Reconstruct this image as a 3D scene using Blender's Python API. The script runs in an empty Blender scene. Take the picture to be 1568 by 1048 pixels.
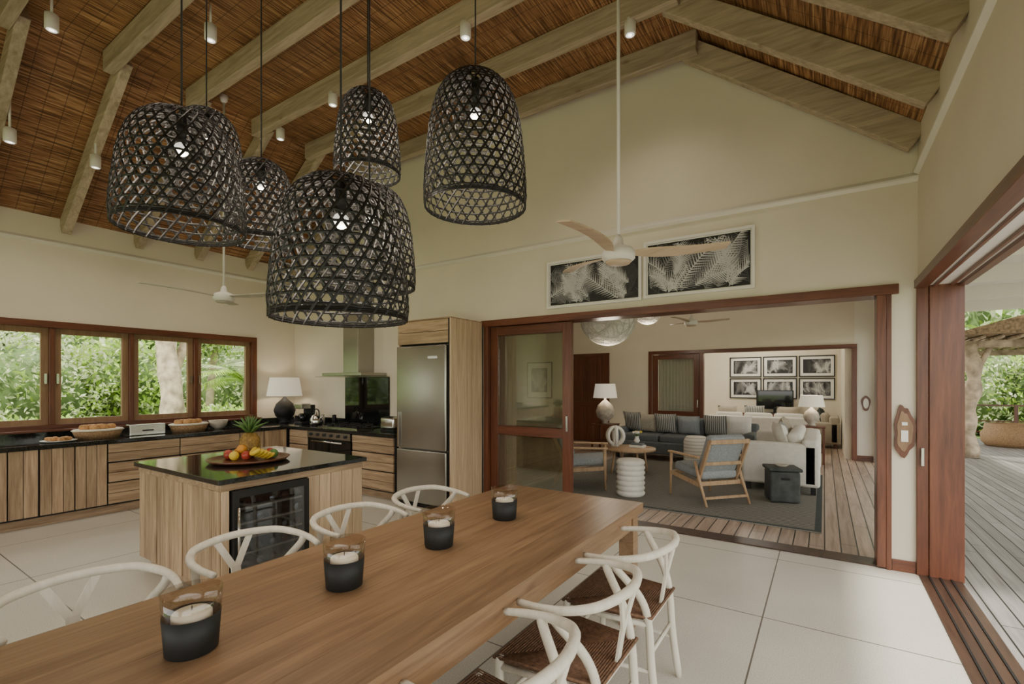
import bpy, math, random
from mathutils import Vector, Matrix
random.seed(7)
pi=math.pi
# ------------------------------------------------------------------ materials
def newmat(name):
    m=bpy.data.materials.new(name); m.use_nodes=True
    nt=m.node_tree; b=nt.nodes['Principled BSDF']
    return m,nt,b
def N(nt,t,**k):
    n=nt.nodes.new(t)
    for a,v in k.items(): setattr(n,a,v)
    return n
def coords(nt,scale=(1,1,1),loc=(0,0,0),rot=(0,0,0)):
    tc=N(nt,'ShaderNodeTexCoord'); mp=N(nt,'ShaderNodeMapping')
    mp.inputs['Scale'].default_value=scale; mp.inputs['Location'].default_value=loc; mp.inputs['Rotation'].default_value=rot
    nt.links.new(tc.outputs['Object'],mp.inputs['Vector']); return mp.outputs['Vector']
def noise(nt,vec,scale=5,detail=4,rough=.5,dist=0):
    n=N(nt,'ShaderNodeTexNoise'); n.inputs['Scale'].default_value=scale; n.inputs['Detail'].default_value=detail
    n.inputs['Roughness'].default_value=rough; n.inputs['Distortion'].default_value=dist
    nt.links.new(vec,n.inputs['Vector']); return n.outputs['Fac']
def ramp(nt,fac,stops):
    r=N(nt,'ShaderNodeValToRGB'); cr=r.color_ramp
    while len(cr.elements)<len(stops): cr.elements.new(.5)
    for e,(p,c) in zip(cr.elements,stops):
        e.position=p; e.color=(c[0],c[1],c[2],1) if hasattr(c,'__len__') else (c,c,c,1)
    nt.links.new(fac,r.inputs['Fac']); return r.outputs['Color']
def mix(nt,f,a,b,mode='MIX'):
    n=N(nt,'ShaderNodeMix',data_type='RGBA',blend_type=mode)
    for i,v in ((0,f),(6,a),(7,b)):
        if isinstance(v,(int,float)): n.inputs[i].default_value=v
        elif isinstance(v,tuple): n.inputs[i].default_value=(v[0],v[1],v[2],1)
        else: nt.links.new(v,n.inputs[i])
    return n.outputs[2]
def math_(nt,op,a,b=0,c=None):
    n=N(nt,'ShaderNodeMath',operation=op)
    for i,v in enumerate((a,b) if c is None else (a,b,c)):
        if isinstance(v,(int,float)): n.inputs[i].default_value=v
        else: nt.links.new(v,n.inputs[i])
    return n.outputs[0]
def bump(nt,b,h,s=.2,d=.01):
    n=N(nt,'ShaderNodeBump'); n.inputs['Strength'].default_value=s; n.inputs['Distance'].default_value=d
    nt.links.new(h,n.inputs['Height']); nt.links.new(n.outputs['Normal'],b.inputs['Normal'])
def plain(name,col,rough=.6,metal=0,var=.08,scale=8,bs=.0,emit=0):
    m,nt,b=newmat(name); v=coords(nt)
    f=noise(nt,v,scale,3)
    lo=tuple(c*(1-var) for c in col); hi=tuple(min(1,c*(1+var)) for c in col)
    c=ramp(nt,f,[(.3,lo),(.7,hi)]); nt.links.new(c,b.inputs['Base Color'])
    b.inputs['Roughness'].default_value=rough; b.inputs['Metallic'].default_value=metal
    if bs: bump(nt,b,noise(nt,v,scale*12,2),bs,.004)
    if emit:
        b.inputs['Emission Color'].default_value=(col[0],col[1],col[2],1); b.inputs['Emission Strength'].default_value=emit
    return m
def wood(name,dark,light,axis=2,scale=1.,rough=.45,isl=.25,stretch=14,bs=.15,knots=0):
    m,nt,b=newmat(name); s=[stretch*scale]*3; s[axis]=.9*scale
    v=coords(nt,tuple(s))
    geo=N(nt,'ShaderNodeNewGeometry')
    ad=N(nt,'ShaderNodeVectorMath',operation='ADD')
    cb=N(nt,'ShaderNodeCombineXYZ')
    k=math_(nt,'MULTIPLY',geo.outputs['Random Per Island'],37.)
    for i in range(3): nt.links.new(k,cb.inputs[i])
    nt.links.new(v,ad.inputs[0]); nt.links.new(cb.outputs[0],ad.inputs[1]); v=ad.outputs[0]
    f1=noise(nt,v,1.0,6,.6,1.2); f2=noise(nt,v,5.,4,.6,.3)
    f=math_(nt,'ADD',math_(nt,'MULTIPLY',f1,.65),math_(nt,'MULTIPLY',f2,.35))
    mid=tuple((a+c)/2 for a,c in zip(dark,light))
    c=ramp(nt,f,[(.33,dark),(.5,mid),(.66,light)])
    sh=math_(nt,'ADD',1-isl/2,math_(nt,'MULTIPLY',geo.outputs['Random Per Island'],isl))
    cc=N(nt,'ShaderNodeCombineXYZ')
    for i in range(3): nt.links.new(sh,cc.inputs[i])
    c=mix(nt,1.,c,cc.outputs[0],'MULTIPLY')
    if knots:
        sc=[5.]*3; sc[axis]=2.2
        vo=N(nt,'ShaderNodeTexVoronoi'); vo.inputs['Scale'].default_value=1.0; nt.links.new(coords(nt,tuple(sc)),vo.inputs['Vector'])
        kk=ramp(nt,vo.outputs['Distance'],[(.0,(.45,.38,.32)),(.045,(.6,.52,.46)),(.12,(1,1,1))]); c=mix(nt,knots,c,kk,'MULTIPLY')
    nt.links.new(c,b.inputs['Base Color']); b.inputs['Roughness'].default_value=rough
    bump(nt,b,f,bs,.004); return m
def thin_glass(name,tint=(1,1,1),refl=.1):
    m=bpy.data.materials.new(name); m.use_nodes=True; nt=m.node_tree; nt.nodes.clear()
    o=N(nt,'ShaderNodeOutputMaterial'); t=N(nt,'ShaderNodeBsdfTransparent'); g=N(nt,'ShaderNodeBsdfGlossy'); mx=N(nt,'ShaderNodeMixShader')
    t.inputs[0].default_value=(*tint,1); g.inputs['Roughness'].default_value=.03
    fr=N(nt,'ShaderNodeLayerWeight'); fr.inputs[0].default_value=.25
    k=math_(nt,'ADD',refl,math_(nt,'MULTIPLY',fr.outputs['Facing'],.25))
    nt.links.new(k,mx.inputs[0]); nt.links.new(t.outputs[0],mx.inputs[1]); nt.links.new(g.outputs[0],mx.inputs[2]); nt.links.new(mx.outputs[0],o.inputs[0])
    return m
WALL=plain('wall_plaster',(.74,.675,.545),.85,var=.03,scale=2,bs=.05)
WALLW=plain('wall_white',(.80,.765,.68),.85,var=.02,scale=2)
WHITE=plain('white_paint',(.8,.78,.72),.5,var=.03)
TABLE=wood('oak_table',(.155,.083,.042),(.335,.205,.112),1,1,.34,.22,16,.1,.8)
CAB=wood('ash_cabinet',(.20,.12,.066),(.54,.39,.245),2,1,.6,.3,15,.3)
CABH=wood('ash_cabinet_h',(.20,.12,.066),(.54,.39,.245),1,1,.6,.3,15,.3)
CABX=wood('ash_cabinet_x',(.20,.12,.066),(.54,.39,.245),0,1,.6,.3,15,.3)
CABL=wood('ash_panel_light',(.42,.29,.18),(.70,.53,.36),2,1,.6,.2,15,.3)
BEAM=wood('beam_wood',(.29,.225,.15),(.56,.46,.335),0,1,.7,.2,10,.3,.6)
MAH=wood('mahogany',(.075,.022,.011),(.19,.064,.03),2,1,.32,.15,12,.1)
MAHX=wood('mahogany_x',(.075,.022,.011),(.19,.064,.03),0,1,.32,.15,12,.1)
MAHY=wood('mahogany_y',(.075,.022,.011),(.19,.064,.03),1,1,.32,.15,12,.1)
TRACK=wood('track_wood',(.030,.016,.010),(.075,.040,.025),1,1,.4,.15,12,.1)
SASH=wood('sash_wood',(.20,.115,.06),(.34,.21,.115),2,1,.5,.15,12,.1)
CHW=wood('whitewashed_wood',(.58,.53,.44),(.76,.71,.61),2,1,.5,.1,12,.05)
TEAK=wood('teak_wood',(.36,.22,.12),(.54,.37,.22),2,1,.5,.1,12,.05)
BLADE=wood('fan_blade_wood',(.48,.36,.24),(.66,.52,.37),0,1,.45,.1,12,.05)
STEEL=plain('stainless_steel',(.40,.385,.35),.27,.95,.05,3)
STEELB=plain('polished_steel',(.6,.58,.55),.18,1,.03,3)
BLACK=plain('black_matte',(.008,.008,.008),.6,var=.2)
BLACKW=plain('black_weave',(.007,.0065,.006),.5,var=.3,scale=30)
GRAN=plain('black_granite',(.016,.018,.016),.08,var=.5,scale=60)
BGLASS=plain('black_glass',(.008,.009,.008),.04,var=.1)
CORD=plain('paper_cord',(.17,.09,.05),.75,var=.35,scale=60,bs=.3)
GLASS=thin_glass('window_glass',(.97,.98,.97),.02)
GLASSD=thin_glass('door_glass',(.86,.88,.84),.12)
CGLASS=thin_glass('candle_glass',(.93,.91,.88),.06)
WAX=plain('candle_wax',(.85,.80,.68),.5,var=.03)
GREY=plain('grey_fabric',(.13,.145,.15),.95,var=.15,scale=40,bs=.3)
GREYL=plain('grey_cushion',(.30,.32,.33),.95,var=.12,scale=40,bs=.3)
CREAM=plain('cream_fabric',(.76,.73,.66),.95,var=.05,scale=20,bs=.2)
BEIGE=plain('beige_fabric',(.42,.37,.29),.95,var=.1,scale=30,bs=.2)
DARKF=plain('dark_fabric',(.045,.055,.055),.95,var=.2,scale=30,bs=.2)
SHADE=plain('lamp_shade',(.80,.73,.60),.9,var=.03,emit=.4)
PAPER=plain('paper_globe',(.82,.78,.69),.9,var=.2,scale=25,bs=.6,emit=.04)
BULB=plain('bulb',(1,.95,.85),.4,emit=.9)
CERAM=plain('stone_ceramic',(.48,.43,.36),.7,var=.25,scale=12,bs=.3)
GREEN=plain('pineapple_leaf',(.10,.20,.05),.5,var=.3)
PINE=plain('pineapple_skin',(.28,.16,.035),.6,var=.5,scale=50,bs=.5)
YEL=plain('banana_skin',(.75,.52,.05),.5,var=.1)
RED=plain('apple_skin',(.38,.05,.03),.3,var=.4)
ORG=plain('orange_skin',(.70,.30,.04),.5,var=.1)
BREAD=plain('bread_crust',(.50,.27,.11),.8,var=.35,scale=25,bs=.4)
LINEN=plain('linen_cloth',(.70,.64,.52),.9,var=.1)
RATT=plain('rattan',(.30,.18,.09),.7,var=.4,scale=60,bs=.5)
BARK=plain('bark',(.46,.37,.27),.9,var=.45,scale=6,bs=.8)
SOIL=plain('garden_ground',(.16,.24,.07),.95,var=.5,scale=3)
def leafm(name,col):
    m,nt,b=newmat(name); geo=N(nt,'ShaderNodeNewGeometry')
    c=ramp(nt,geo.outputs['Random Per Island'],[(0,tuple(x*.55 for x in col)),(1,tuple(min(1,x*1.35) for x in col))])
    nt.links.new(c,b.inputs['Base Color']); b.inputs['Roughness'].default_value=.55
    t=N(nt,'ShaderNodeBsdfTranslucent'); nt.links.new(c,t.inputs[0]); mx=N(nt,'ShaderNodeMixShader'); mx.inputs[0].default_value=.4
    o=[n for n in nt.nodes if n.type=='OUTPUT_MATERIAL'][0]
    nt.links.new(b.outputs[0],mx.inputs[1]); nt.links.new(t.outputs[0],mx.inputs[2]); nt.links.new(mx.outputs[0],o.inputs[0]); return m
L1=leafm('leaf_light',(.38,.56,.10))
L2=leafm('leaf_dark',(.13,.22,.05))
L3=leafm('leaf_pale',(.60,.66,.42))
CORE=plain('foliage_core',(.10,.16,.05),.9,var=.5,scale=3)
THATCH=plain('thatch',(.24,.17,.10),.95,var=.5,scale=20,bs=.8)
def stripes(name,c1,c2,axis,period,duty=.5,rough=.95):
    m,nt,b=newmat(name); tc=N(nt,'ShaderNodeTexCoord'); sp=N(nt,'ShaderNodeSeparateXYZ'); nt.links.new(tc.outputs['Object'],sp.inputs[0])
    f=math_(nt,'FRACT',math_(nt,'DIVIDE',sp.outputs[axis],period)); f=math_(nt,'LESS_THAN',f,duty)
    nt.links.new(mix(nt,f,c1,c2),b.inputs['Base Color']); b.inputs['Roughness'].default_value=rough; return m
PSTR=stripes('striped_fabric',(.50,.48,.43),(.12,.13,.13),0,.036)
RIBS=stripes('ribbed_white',(.78,.75,.68),(.55,.50,.42),2,.055,.3,.6)
def reed():
    m,nt,b=newmat('reed_ceiling')
    v=coords(nt,(70,2.2,0)); f=noise(nt,v,1,3,.65,.1)
    v2=coords(nt,(1.6,.9,1.)); g=noise(nt,v2,1,3)
    c=ramp(nt,f,[(.30,(.050,.020,.009)),(.44,(.20,.092,.038)),(.56,(.40,.215,.095)),(.72,(.64,.43,.235))])
    c=mix(nt,1.,c,ramp(nt,g,[(.3,(.78,.75,.73)),(.7,(1.15,1.1,1.05))]),'MULTIPLY')
    tc=N(nt,'ShaderNodeTexCoord'); sp=N(nt,'ShaderNodeSeparateXYZ'); nt.links.new(tc.outputs['Object'],sp.inputs[0])
    s=math_(nt,'LESS_THAN',math_(nt,'FRACT',math_(nt,'DIVIDE',sp.outputs[1],.145)),.05)
    s2=math_(nt,'LESS_THAN',math_(nt,'FRACT',math_(nt,'DIVIDE',sp.outputs[0],.58)),.02)
    c=mix(nt,math_(nt,'MULTIPLY',s,.6),c,(.06,.027,.012)); c=mix(nt,math_(nt,'MULTIPLY',s2,.7),c,(.05,.022,.010))
    nt.links.new(c,b.inputs['Base Color']); b.inputs['Roughness'].default_value=.6; bump(nt,b,f,.6,.01); return m
REED=reed()
def tiles():
    m,nt,b=newmat('terrazzo_tiles'); v=coords(nt)
    f=noise(nt,v,160,2,.6); g=noise(nt,v,1.2,3)
    c=ramp(nt,f,[(.35,(.50,.47,.40)),(.6,(.66,.63,.555))]); c=mix(nt,1.,c,ramp(nt,g,[(.3,(.92,.92,.92)),(.7,(1.05,1.05,1.05))]),'MULTIPLY')
    tc=N(nt,'ShaderNodeTexCoord'); sp=N(nt,'ShaderNodeSeparateXYZ'); nt.links.new(tc.outputs['Object'],sp.inputs[0])
    def joint(ax,off,per):
        q=math_(nt,'FRACT',math_(nt,'DIVIDE',math_(nt,'ADD',sp.outputs[ax],off),per)); return math_(nt,'LESS_THAN',q,.009/per)
    j=math_(nt,'MAXIMUM',joint(0,.335+18,1.2),joint(1,-3.44+18,1.2))
    c=mix(nt,math_(nt,'MULTIPLY',j,.9),c,(.10,.085,.065))
    nt.links.new(c,b.inputs['Base Color']); b.inputs['Roughness'].default_value=.42; return m
TILE=tiles()
def boards(name,dark,light,w,rough=.6):
    m,nt,b=newmat(name); tc=N(nt,'ShaderNodeTexCoord'); sp=N(nt,'ShaderNodeSeparateXYZ'); nt.links.new(tc.outputs['Object'],sp.inputs[0])
    q=math_(nt,'DIVIDE',sp.outputs[0],w); idn=math_(nt,'FLOOR',q); fr=math_(nt,'FRACT',q)
    wn=N(nt,'ShaderNodeTexWhiteNoise',noise_dimensions='1D'); nt.links.new(idn,wn.inputs['W'])
    v=coords(nt,(18,1,1)); f=noise(nt,v,1.2,5,.6,.5)
    c=ramp(nt,f,[(.3,dark),(.7,light)])
    sh=math_(nt,'ADD',.8,math_(nt,'MULTIPLY',wn.outputs['Value'],.35)); cc=N(nt,'ShaderNodeCombineXYZ')
    for i in range(3): nt.links.new(sh,cc.inputs[i])
    c=mix(nt,1.,c,cc.outputs[0],'MULTIPLY')
    yj=math_(nt,'FRACT',math_(nt,'ADD',math_(nt,'DIVIDE',sp.outputs[1],2.4),math_(nt,'MULTIPLY',wn.outputs['Value'],5.)))
    j=math_(nt,'MAXIMUM',math_(nt,'LESS_THAN',fr,.09),math_(nt,'LESS_THAN',yj,.003))
    c=mix(nt,j,c,(.015,.012,.01)); nt.links.new(c,b.inputs['Base Color']); b.inputs['Roughness'].default_value=rough
    bump(nt,b,math_(nt,'SUBTRACT',1.,j),.5,.01); return m
BOARD=boards('living_floor_boards',(.27,.19,.14),(.52,.41,.33),.125,.4)
DECKM=boards('deck_boards',(.17,.16,.15),(.31,.295,.275),.115,.6)
def rugm():
    m,nt,b=newmat('woven_rug'); v=coords(nt)
    tc=N(nt,'ShaderNodeTexCoord'); sp=N(nt,'ShaderNodeSeparateXYZ'); nt.links.new(tc.outputs['Object'],sp.inputs[0])
    s=math_(nt,'LESS_THAN',math_(nt,'FRACT',math_(nt,'DIVIDE',sp.outputs[1],.06)),.45)
    c=mix(nt,s,(.24,.225,.19),(.11,.105,.095)); c=mix(nt,1.,c,ramp(nt,noise(nt,v,90,2),[(.3,.7),(.7,1.25)]),'MULTIPLY')
    nt.links.new(c,b.inputs['Base Color']); b.inputs['Roughness'].default_value=.95; return m
RUG=rugm()
INK=[plain('print_black',(.012,.012,.012),.4),plain('print_dark_grey',(.05,.05,.05),.4),plain('print_grey',(.20,.20,.20),.4),plain('print_light',(.55,.55,.54),.4)]
# ------------------------------------------------------------------ mesh builder
COL=bpy.context.scene.collection
def link(o): COL.objects.link(o); return o
class MB:
    def __init__(s,name,loc=(0,0,0),rz=0):
        s.name=name; s.loc=loc; s.rz=rz; s.v=[]; s.f=[]; s.mi=[]; s.sm=[]; s.mats=[]
    def mat(s,m):
        if m not in s.mats: s.mats.append(m)
        return s.mats.index(m)
    def add(s,vs,fs,m,smooth=False):
        o=len(s.v); s.v+= [tuple(v) for v in vs]; k=s.mat(m)
        for f in fs: s.f.append([i+o for i in f]); s.mi.append(k); s.sm.append(smooth)
    def box(s,a,b,m):
        x0,y0,z0=a; x1,y1,z1=b
        s.add([(x0,y0,z0),(x1,y0,z0),(x1,y1,z0),(x0,y1,z0),(x0,y0,z1),(x1,y0,z1),(x1,y1,z1),(x0,y1,z1)],
              [(0,3,2,1),(4,5,6,7),(0,1,5,4),(1,2,6,5),(2,3,7,6),(3,0,4,7)],m)
    def seg(s,p,q,w,h,m,up=(0,0,1)):
        p=Vector(p);q=Vector(q);d=(q-p).normalized();u=Vector(up)
        if abs(d.dot(u))>.98:u=Vector((0,1,0))
        r=d.cross(u).normalized();u=r.cross(d).normalized()
        vs=[]
        for c in (p,q):
            for a,b in ((-1,-1),(1,-1),(1,1),(-1,1)): vs.append(c+r*a*w/2+u*b*h/2)
        s.add(vs,[(0,3,2,1),(4,5,6,7),(0,1,5,4),(1,2,6,5),(2,3,7,6),(3,0,4,7)],m)
    def rbox(s,c,size,r,m,R=None):
        h=[x/2 for x in size]; r=min(r,min(h)*.99)
        def g(hh): return [-hh,-hh+r*.3,-hh+r*.65,-hh+r,hh-r,hh-r*.65,hh-r*.3,hh]
        G=[g(x) for x in h]; idx={}; vs=[]; fs=[]
        def vid(i,j,k):
            if (i,j,k) in idx: return idx[(i,j,k)]
            p=Vector((G[0][i],G[1][j],G[2][k])); q=Vector([max(-(h[a]-r),min(h[a]-r,p[a])) for a in range(3)])
            d=p-q
            if d.length>1e-9: p=q+d.normalized()*r
            if R is not None: p=R@p
            vs.append(p+Vector(c)); idx[(i,j,k)]=len(vs)-1; return len(vs)-1
        for a in range(7):
            for b in range(7):
                for e in (0,7):
                    fs.append([vid(e,a,b),vid(e,a+1,b),vid(e,a+1,b+1),vid(e,a,b+1)])
                    fs.append([vid(a,e,b),vid(a+1,e,b),vid(a+1,e,b+1),vid(a,e,b+1)])
                    fs.append([vid(a,b,e),vid(a+1,b,e),vid(a+1,b+1,e),vid(a,b+1,e)])
        s.add(vs,fs,m,True)
    def pillow(s,c,w,h,t,m,R=None):
        n=8; vs=[];fs=[]
        for sg in (-1,1):
            for i in range(n+1):
                for j in range(n+1):
                    x=-1+2*i/n;y=-1+2*j/n
                    pin=1-.06*(1-x*x)*abs(y)-.06*(1-y*y)*abs(x)
                    p=Vector((x*w/2*pin,sg*t/2*((1-x**4)*(1-y**4))**.6,y*h/2*pin))
                    if R is not None:p=R@p
                    vs.append(p+Vector(c))
        for q in range(2):
            o=q*(n+1)**2
            for i in range(n):
                for j in range(n):
                    a=o+i*(n+1)+j; fs.append([a,a+1,a+n+2,a+n+1])
        s.add(vs,fs,m,True)
    def tube(s,pts,r,m,n=8,closed=False,caps=True):
        P=[Vector(p) for p in pts]; L=len(P); rs=r if hasattr(r,'__len__') else [r]*L
        vs=[];fs=[];u=None
        for i,p in enumerate(P):
            a=P[(i-1)%L] if (closed or i>0) else p; b=P[(i+1)%L] if (closed or i<L-1) else p
            d=(b-a).normalized()
            if u is None:
                u=Vector((0,0,1)) if abs(d.z)<.9 else Vector((1,0,0))
            u=(u-d*u.dot(d)).normalized(); w=d.cross(u)
            for j in range(n):
                t=2*pi*j/n; vs.append(p+u*math.cos(t)*rs[i]+w*math.sin(t)*rs[i])
        M=L if closed else L-1
        for i in range(M):
            for j in range(n):
                a=i*n+j;b=i*n+(j+1)%n;c=((i+1)%L)*n+(j+1)%n;e=((i+1)%L)*n+j; fs.append([a,b,c,e])
        if caps and not closed: fs.append(list(range(n))[::-1]); fs.append([(L-1)*n+j for j in range(n)])
        s.add(vs,fs,m,True)
    def cyl(s,p,q,r,m,r2=None,n=16): s.tube([p,q],[r,r if r2 is None else r2],m,n)
    def lathe(s,prof,c,m,n=24,cap=True,sx=1,sy=1):
        vs=[];fs=[]
        for (r,z) in prof:
            for j in range(n):
                t=2*pi*j/n; vs.append((c[0]+r*sx*math.cos(t),c[1]+r*sy*math.sin(t),c[2]+z))
        for i in range(len(prof)-1):
            for j in range(n): fs.append([i*n+j,i*n+(j+1)%n,(i+1)*n+(j+1)%n,(i+1)*n+j])
        if cap:
            fs.append(list(range(n))[::-1]); fs.append([(len(prof)-1)*n+j for j in range(n)])
        s.add(vs,fs,m,True)
    def ball(s,c,r,m,n=16,sz=1.):
        k=n//2; s.lathe([(max(1e-4,r*math.sin(pi*i/k)),-r*sz*math.cos(pi*i/k)) for i in range(k+1)],c,m,n,False)
    def prism(s,poly,a,b,ax,m):
        n=len(poly); f=(lambda p,t:(t,p[0],p[1])) if ax=='x' else ((lambda p,t:(p[0],t,p[1])) if ax=='y' else (lambda p,t:(p[0],p[1],t)))
        vs=[f(p,a) for p in poly]+[f(p,b) for p in poly]
        fs=[list(range(n)),list(range(n,2*n))[::-1]]+[[i,(i+1)%n,n+(i+1)%n,n+i] for i in range(n)]
        s.add(vs,fs,m)
    def mesh(s):
        import bmesh
        me=bpy.data.meshes.new(s.name); me.from_pydata(s.v,[],s.f)
        for m in s.mats: me.materials.append(m)
        me.polygons.foreach_set('material_index',s.mi); me.polygons.foreach_set('use_smooth',s.sm); me.update()
        bm=bmesh.new(); bm.from_mesh(me); bmesh.ops.recalc_face_normals(bm,faces=bm.faces); bm.to_mesh(me); bm.free()
        return me
    def done(s,bev=0):
        o=link(bpy.data.objects.new(s.name,s.mesh())); o.location=s.loc; o.rotation_euler=(0,0,s.rz)
        if bev:
            b=o.modifiers.new('bevel','BEVEL'); b.width=bev; b.segments=2; b.limit_method='ANGLE'; b.angle_limit=1.0
        return o
def inst(src,name,loc,rz=0,sc=(1,1,1)):
    o=link(bpy.data.objects.new(name,src.data)); o.location=loc; o.rotation_euler=(0,0,rz); o.scale=sc
    return o
def crom(P,k=6):
    P=[Vector(p) for p in P]; Q=[P[0]*2-P[1]]+P+[P[-1]*2-P[-2]]; out=[]
    for i in range(1,len(Q)-2):
        a,b,c,d=Q[i-1:i+3]
        for j in range(k):
            t=j/k; out.append(.5*((2*b)+(c-a)*t+(2*a-5*b+4*c-d)*t*t+(3*b-a-3*c+d)*t**3))
    out.append(P[-1]); return out
def RX(a): return Matrix.Rotation(a,3,'X')
def RZ(a): return Matrix.Rotation(a,3,'Z')
def plight(name,loc,e,r=.06,col=(1,.86,.68),parent=None):
    l=bpy.data.lights.new(name,'POINT'); l.energy=e; l.shadow_soft_size=r; l.color=col
    o=link(bpy.data.objects.new(name,l)); 
    if parent: o.parent=parent; o.location=Vector(loc)-parent.location
    else: o.location=loc
    return o
# ------------------------------------------------------------------ room shell
XL,XR,YB,YR=-7.75,.62,4.9,-4.0
m=MB('floor'); m.box((XL-.2,YR,-.12),(XR,YB,0),TILE); m.done()
m=MB('floor_living'); m.box((-8.2,YB,-.12),(.87,14.7,-.001),BOARD); m.done()
m=MB('floor_deck'); m.box((.87,YR,-.12),(9.5,18,-.012),DECKM); m.done()
m=MB('trim_threshold'); m.box((XR,YR,-.1),(.87,YB-.03,.008),TRACK)
for x in (.68,.745,.81): m.box((x-.006,YR,.008),(x+.006,YB-.03,.014),BLACK)
m.box((-3.62,YB,-.02),(.42,YB+.2,.012),TRACK)
m.done()
m=MB('ceiling')
m.prism([(XL-.2,3.38),(XL,3.5),(-6.0,4.83),(-6.0,4.95),(XL-.2,3.55)],YR-.2,YB+.2,'y',REED)
m.prism([(-6.0,4.83),(-1.02,4.83),(-1.02,4.95),(-6.0,4.95)],YR-.2,YB+.2,'y',REED)
m.prism([(-1.02,4.83),(XR,3.5),(XR+.25,3.32),(XR+.25,3.5),(-1.02,4.95)],YR-.2,YB+.2,'y',REED)
m.done()
m=MB('wall_left')
m.box((XL-.2,YR,0),(XL,YB+.2,.95),WALL); m.box((XL-.2,YR,2.24),(XL,YB+.2,3.5),WALL)
m.box((XL-.2,YR,.95),(XL,-.65,2.24),WALL); m.box((XL-.2,4.22,.95),(XL,YB+.2,2.24),WALL); m.done()
m=MB('wall_back')
m.box((XL,YB,0),(-3.62,YB+.2,2.28),WALL); m.box((.42,YB,0),(.87,YB+.2,2.28),WALL)
m.prism([(XL,2.28),(.87,2.28),(.87,3.3),(XR,3.5),(-1.02,4.83),(-6,4.83),(XL,3.5)],YB,YB+.2,'y',WALL)
m.done()
m=MB('wall_right'); m.box((XR,YR,2.28),(.87,YB,3.5),WALL); m.box((XR,YR,0),(.87,YR+.8,2.28),WALL); m.done()
m=MB('wall_rear'); m.box((XL,YR-.2,0),(-6.9,YR,2.6),WALL); m.box((.2,YR-.2,0),(.87,YR,2.6),WALL)
m.prism([(XL,2.6),(.87,2.6),(.87,3.3),(XR,3.5),(-1.02,4.83),(-6,4.83),(XL,3.5)],YR-.2,YR,'y',WALL); m.done()
m=MB('trim_1')
m.prism([(YB,3.10),(YB-.035,3.12),(YB-.035,3.135),(YB,3.17)],XL,XR,'x',WALLW)
m.done()
m=MB('trim_2'); m.prism([(XL,3.16),(XL+.035,3.18),(XL+.035,3.195),(XL,3.23)],YR,YB-.035,'y',WALLW); m.done()
m=MB('trim_3'); m.prism([(XR,3.14),(XR-.03,3.16),(XR-.03,3.175),(XR,3.2)],YR,YB-.035,'y',WALLW); m.done()
m=MB('trim_opening_frame')
m.box((-3.66,YB-.035,2.22),(.50,YB+.22,2.30),MAHX); m.box((.36,YB-.03,.012),(.42,YB+.21,2.22),MAH); m.box((.42,YB-.03,0),(.455,YB,2.22),MAH)
m.box((-3.62,YB-.03,.012),(-3.56,YB+.21,2.22),MAH); m.done(.004)
m=MB('trim_door_jamb')
m.box((XR-.012,YB-.04,0),(XR+.06,YB,2.27),MAH); m.box((XR+.062,YB-.05,0),(.885,YB,2.27),MAH)
m.box((XR+.01,YB-.07,.86),(XR+.03,YB-.04,1.0),STEELB); m.done(.004)
m=MB('trim_header')
m.box((XR-.03,YR,2.245),(XR+.05,YB-.05,2.31),MAHY); m.box((XR+.05,YR,2.262),(.87,YB-.05,2.28),WHITE)
for x in (.70,.80): m.box((x,YR,2.245),(x+.02,YB-.05,2.262),MAHY)
m.box((.85,YR,2.24),(.90,YB-.05,2.30),MAHY); m.done(.003)
m=MB('baseboard_back'); m.box((.46,YB-.018,0),(XR-.015,YB,.09),MAHX); m.done()
m=MB('roof_beams')
slope=(4.83-3.5)/1.75
bd=.19
for k in range(-8,5):
    y=1.88+k*.737
    if y<YR+.1 or y>4.9: continue
    if k==4: y=4.80
    off=.5*bd*math.sqrt(1+slope*slope)
    def zz(x): return (3.5+slope*(x-XL)) if x<-3 else 4.83-(4.83-3.5)/(XR+1.02)*(x+1.02)
    m.seg((XL+.01,y,zz(XL+.01)-off),(-5.86,y,zz(-5.86)-off-.06),.09,bd,BEAM)
    m.seg((-1.10,y,zz(-1.10)-off-.05),(XR-.01,y,zz(XR-.01)-off),.09,bd,BEAM)
    yy=y-.092
    m.box((-6.02,yy-.045,4.83-bd-.02),(-1.0,yy+.045,4.825),BEAM)
m.done(.006)
# ------------------------------------------------------------------ windows left
ys=[-.65,.15,.95,1.765,2.55,3.33,4.2]
m=MB('trim_window_frame')
m.box((XL-.15,-.65,.95),(XL+.03,4.22,1.01),MAHY); m.box((XL-.15,-.65,2.17),(XL+.03,4.22,2.25),MAHY)
m.box((XL-.15,4.14,1.01),(XL+.03,4.22,2.17),MAH)
m.box((XL,-.7,.93),(XL+.10,4.26,.955),MAHY)
for y in ys[1:-1]: m.box((XL-.12,y-.025,1.01),(XL+.01,y+.025,2.17),MAH)
m.done(.004)
for i in range(6):
    y0=ys[i]+.025;y1=ys[i+1]-(.025 if i<5 else .06); w=.065
    m=MB('window_%d'%(i+1)); X0,X1=XL-.09,XL-.04
    m.box((X0,y0,1.01),(X1,y0+w,2.17),SASH); m.box((X0,y1-w,1.01),(X1,y1,2.17),SASH)
    m.box((X0,y0+w,1.01),(X1,y1-w,1.01+w),SASH); m.box((X0,y0+w,2.17-w),(X1,y1-w,2.17),SASH)
    m.box((XL-.067,y0+w,1.01+w),(XL-.063,y1-w,2.17-w),GLASS)
    hy=y0+.03 if i%2 else y1-.03
    m.box((X1,hy-.012,1.50),(X1+.03,hy+.012,1.62),STEELB)
    m.done()
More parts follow.
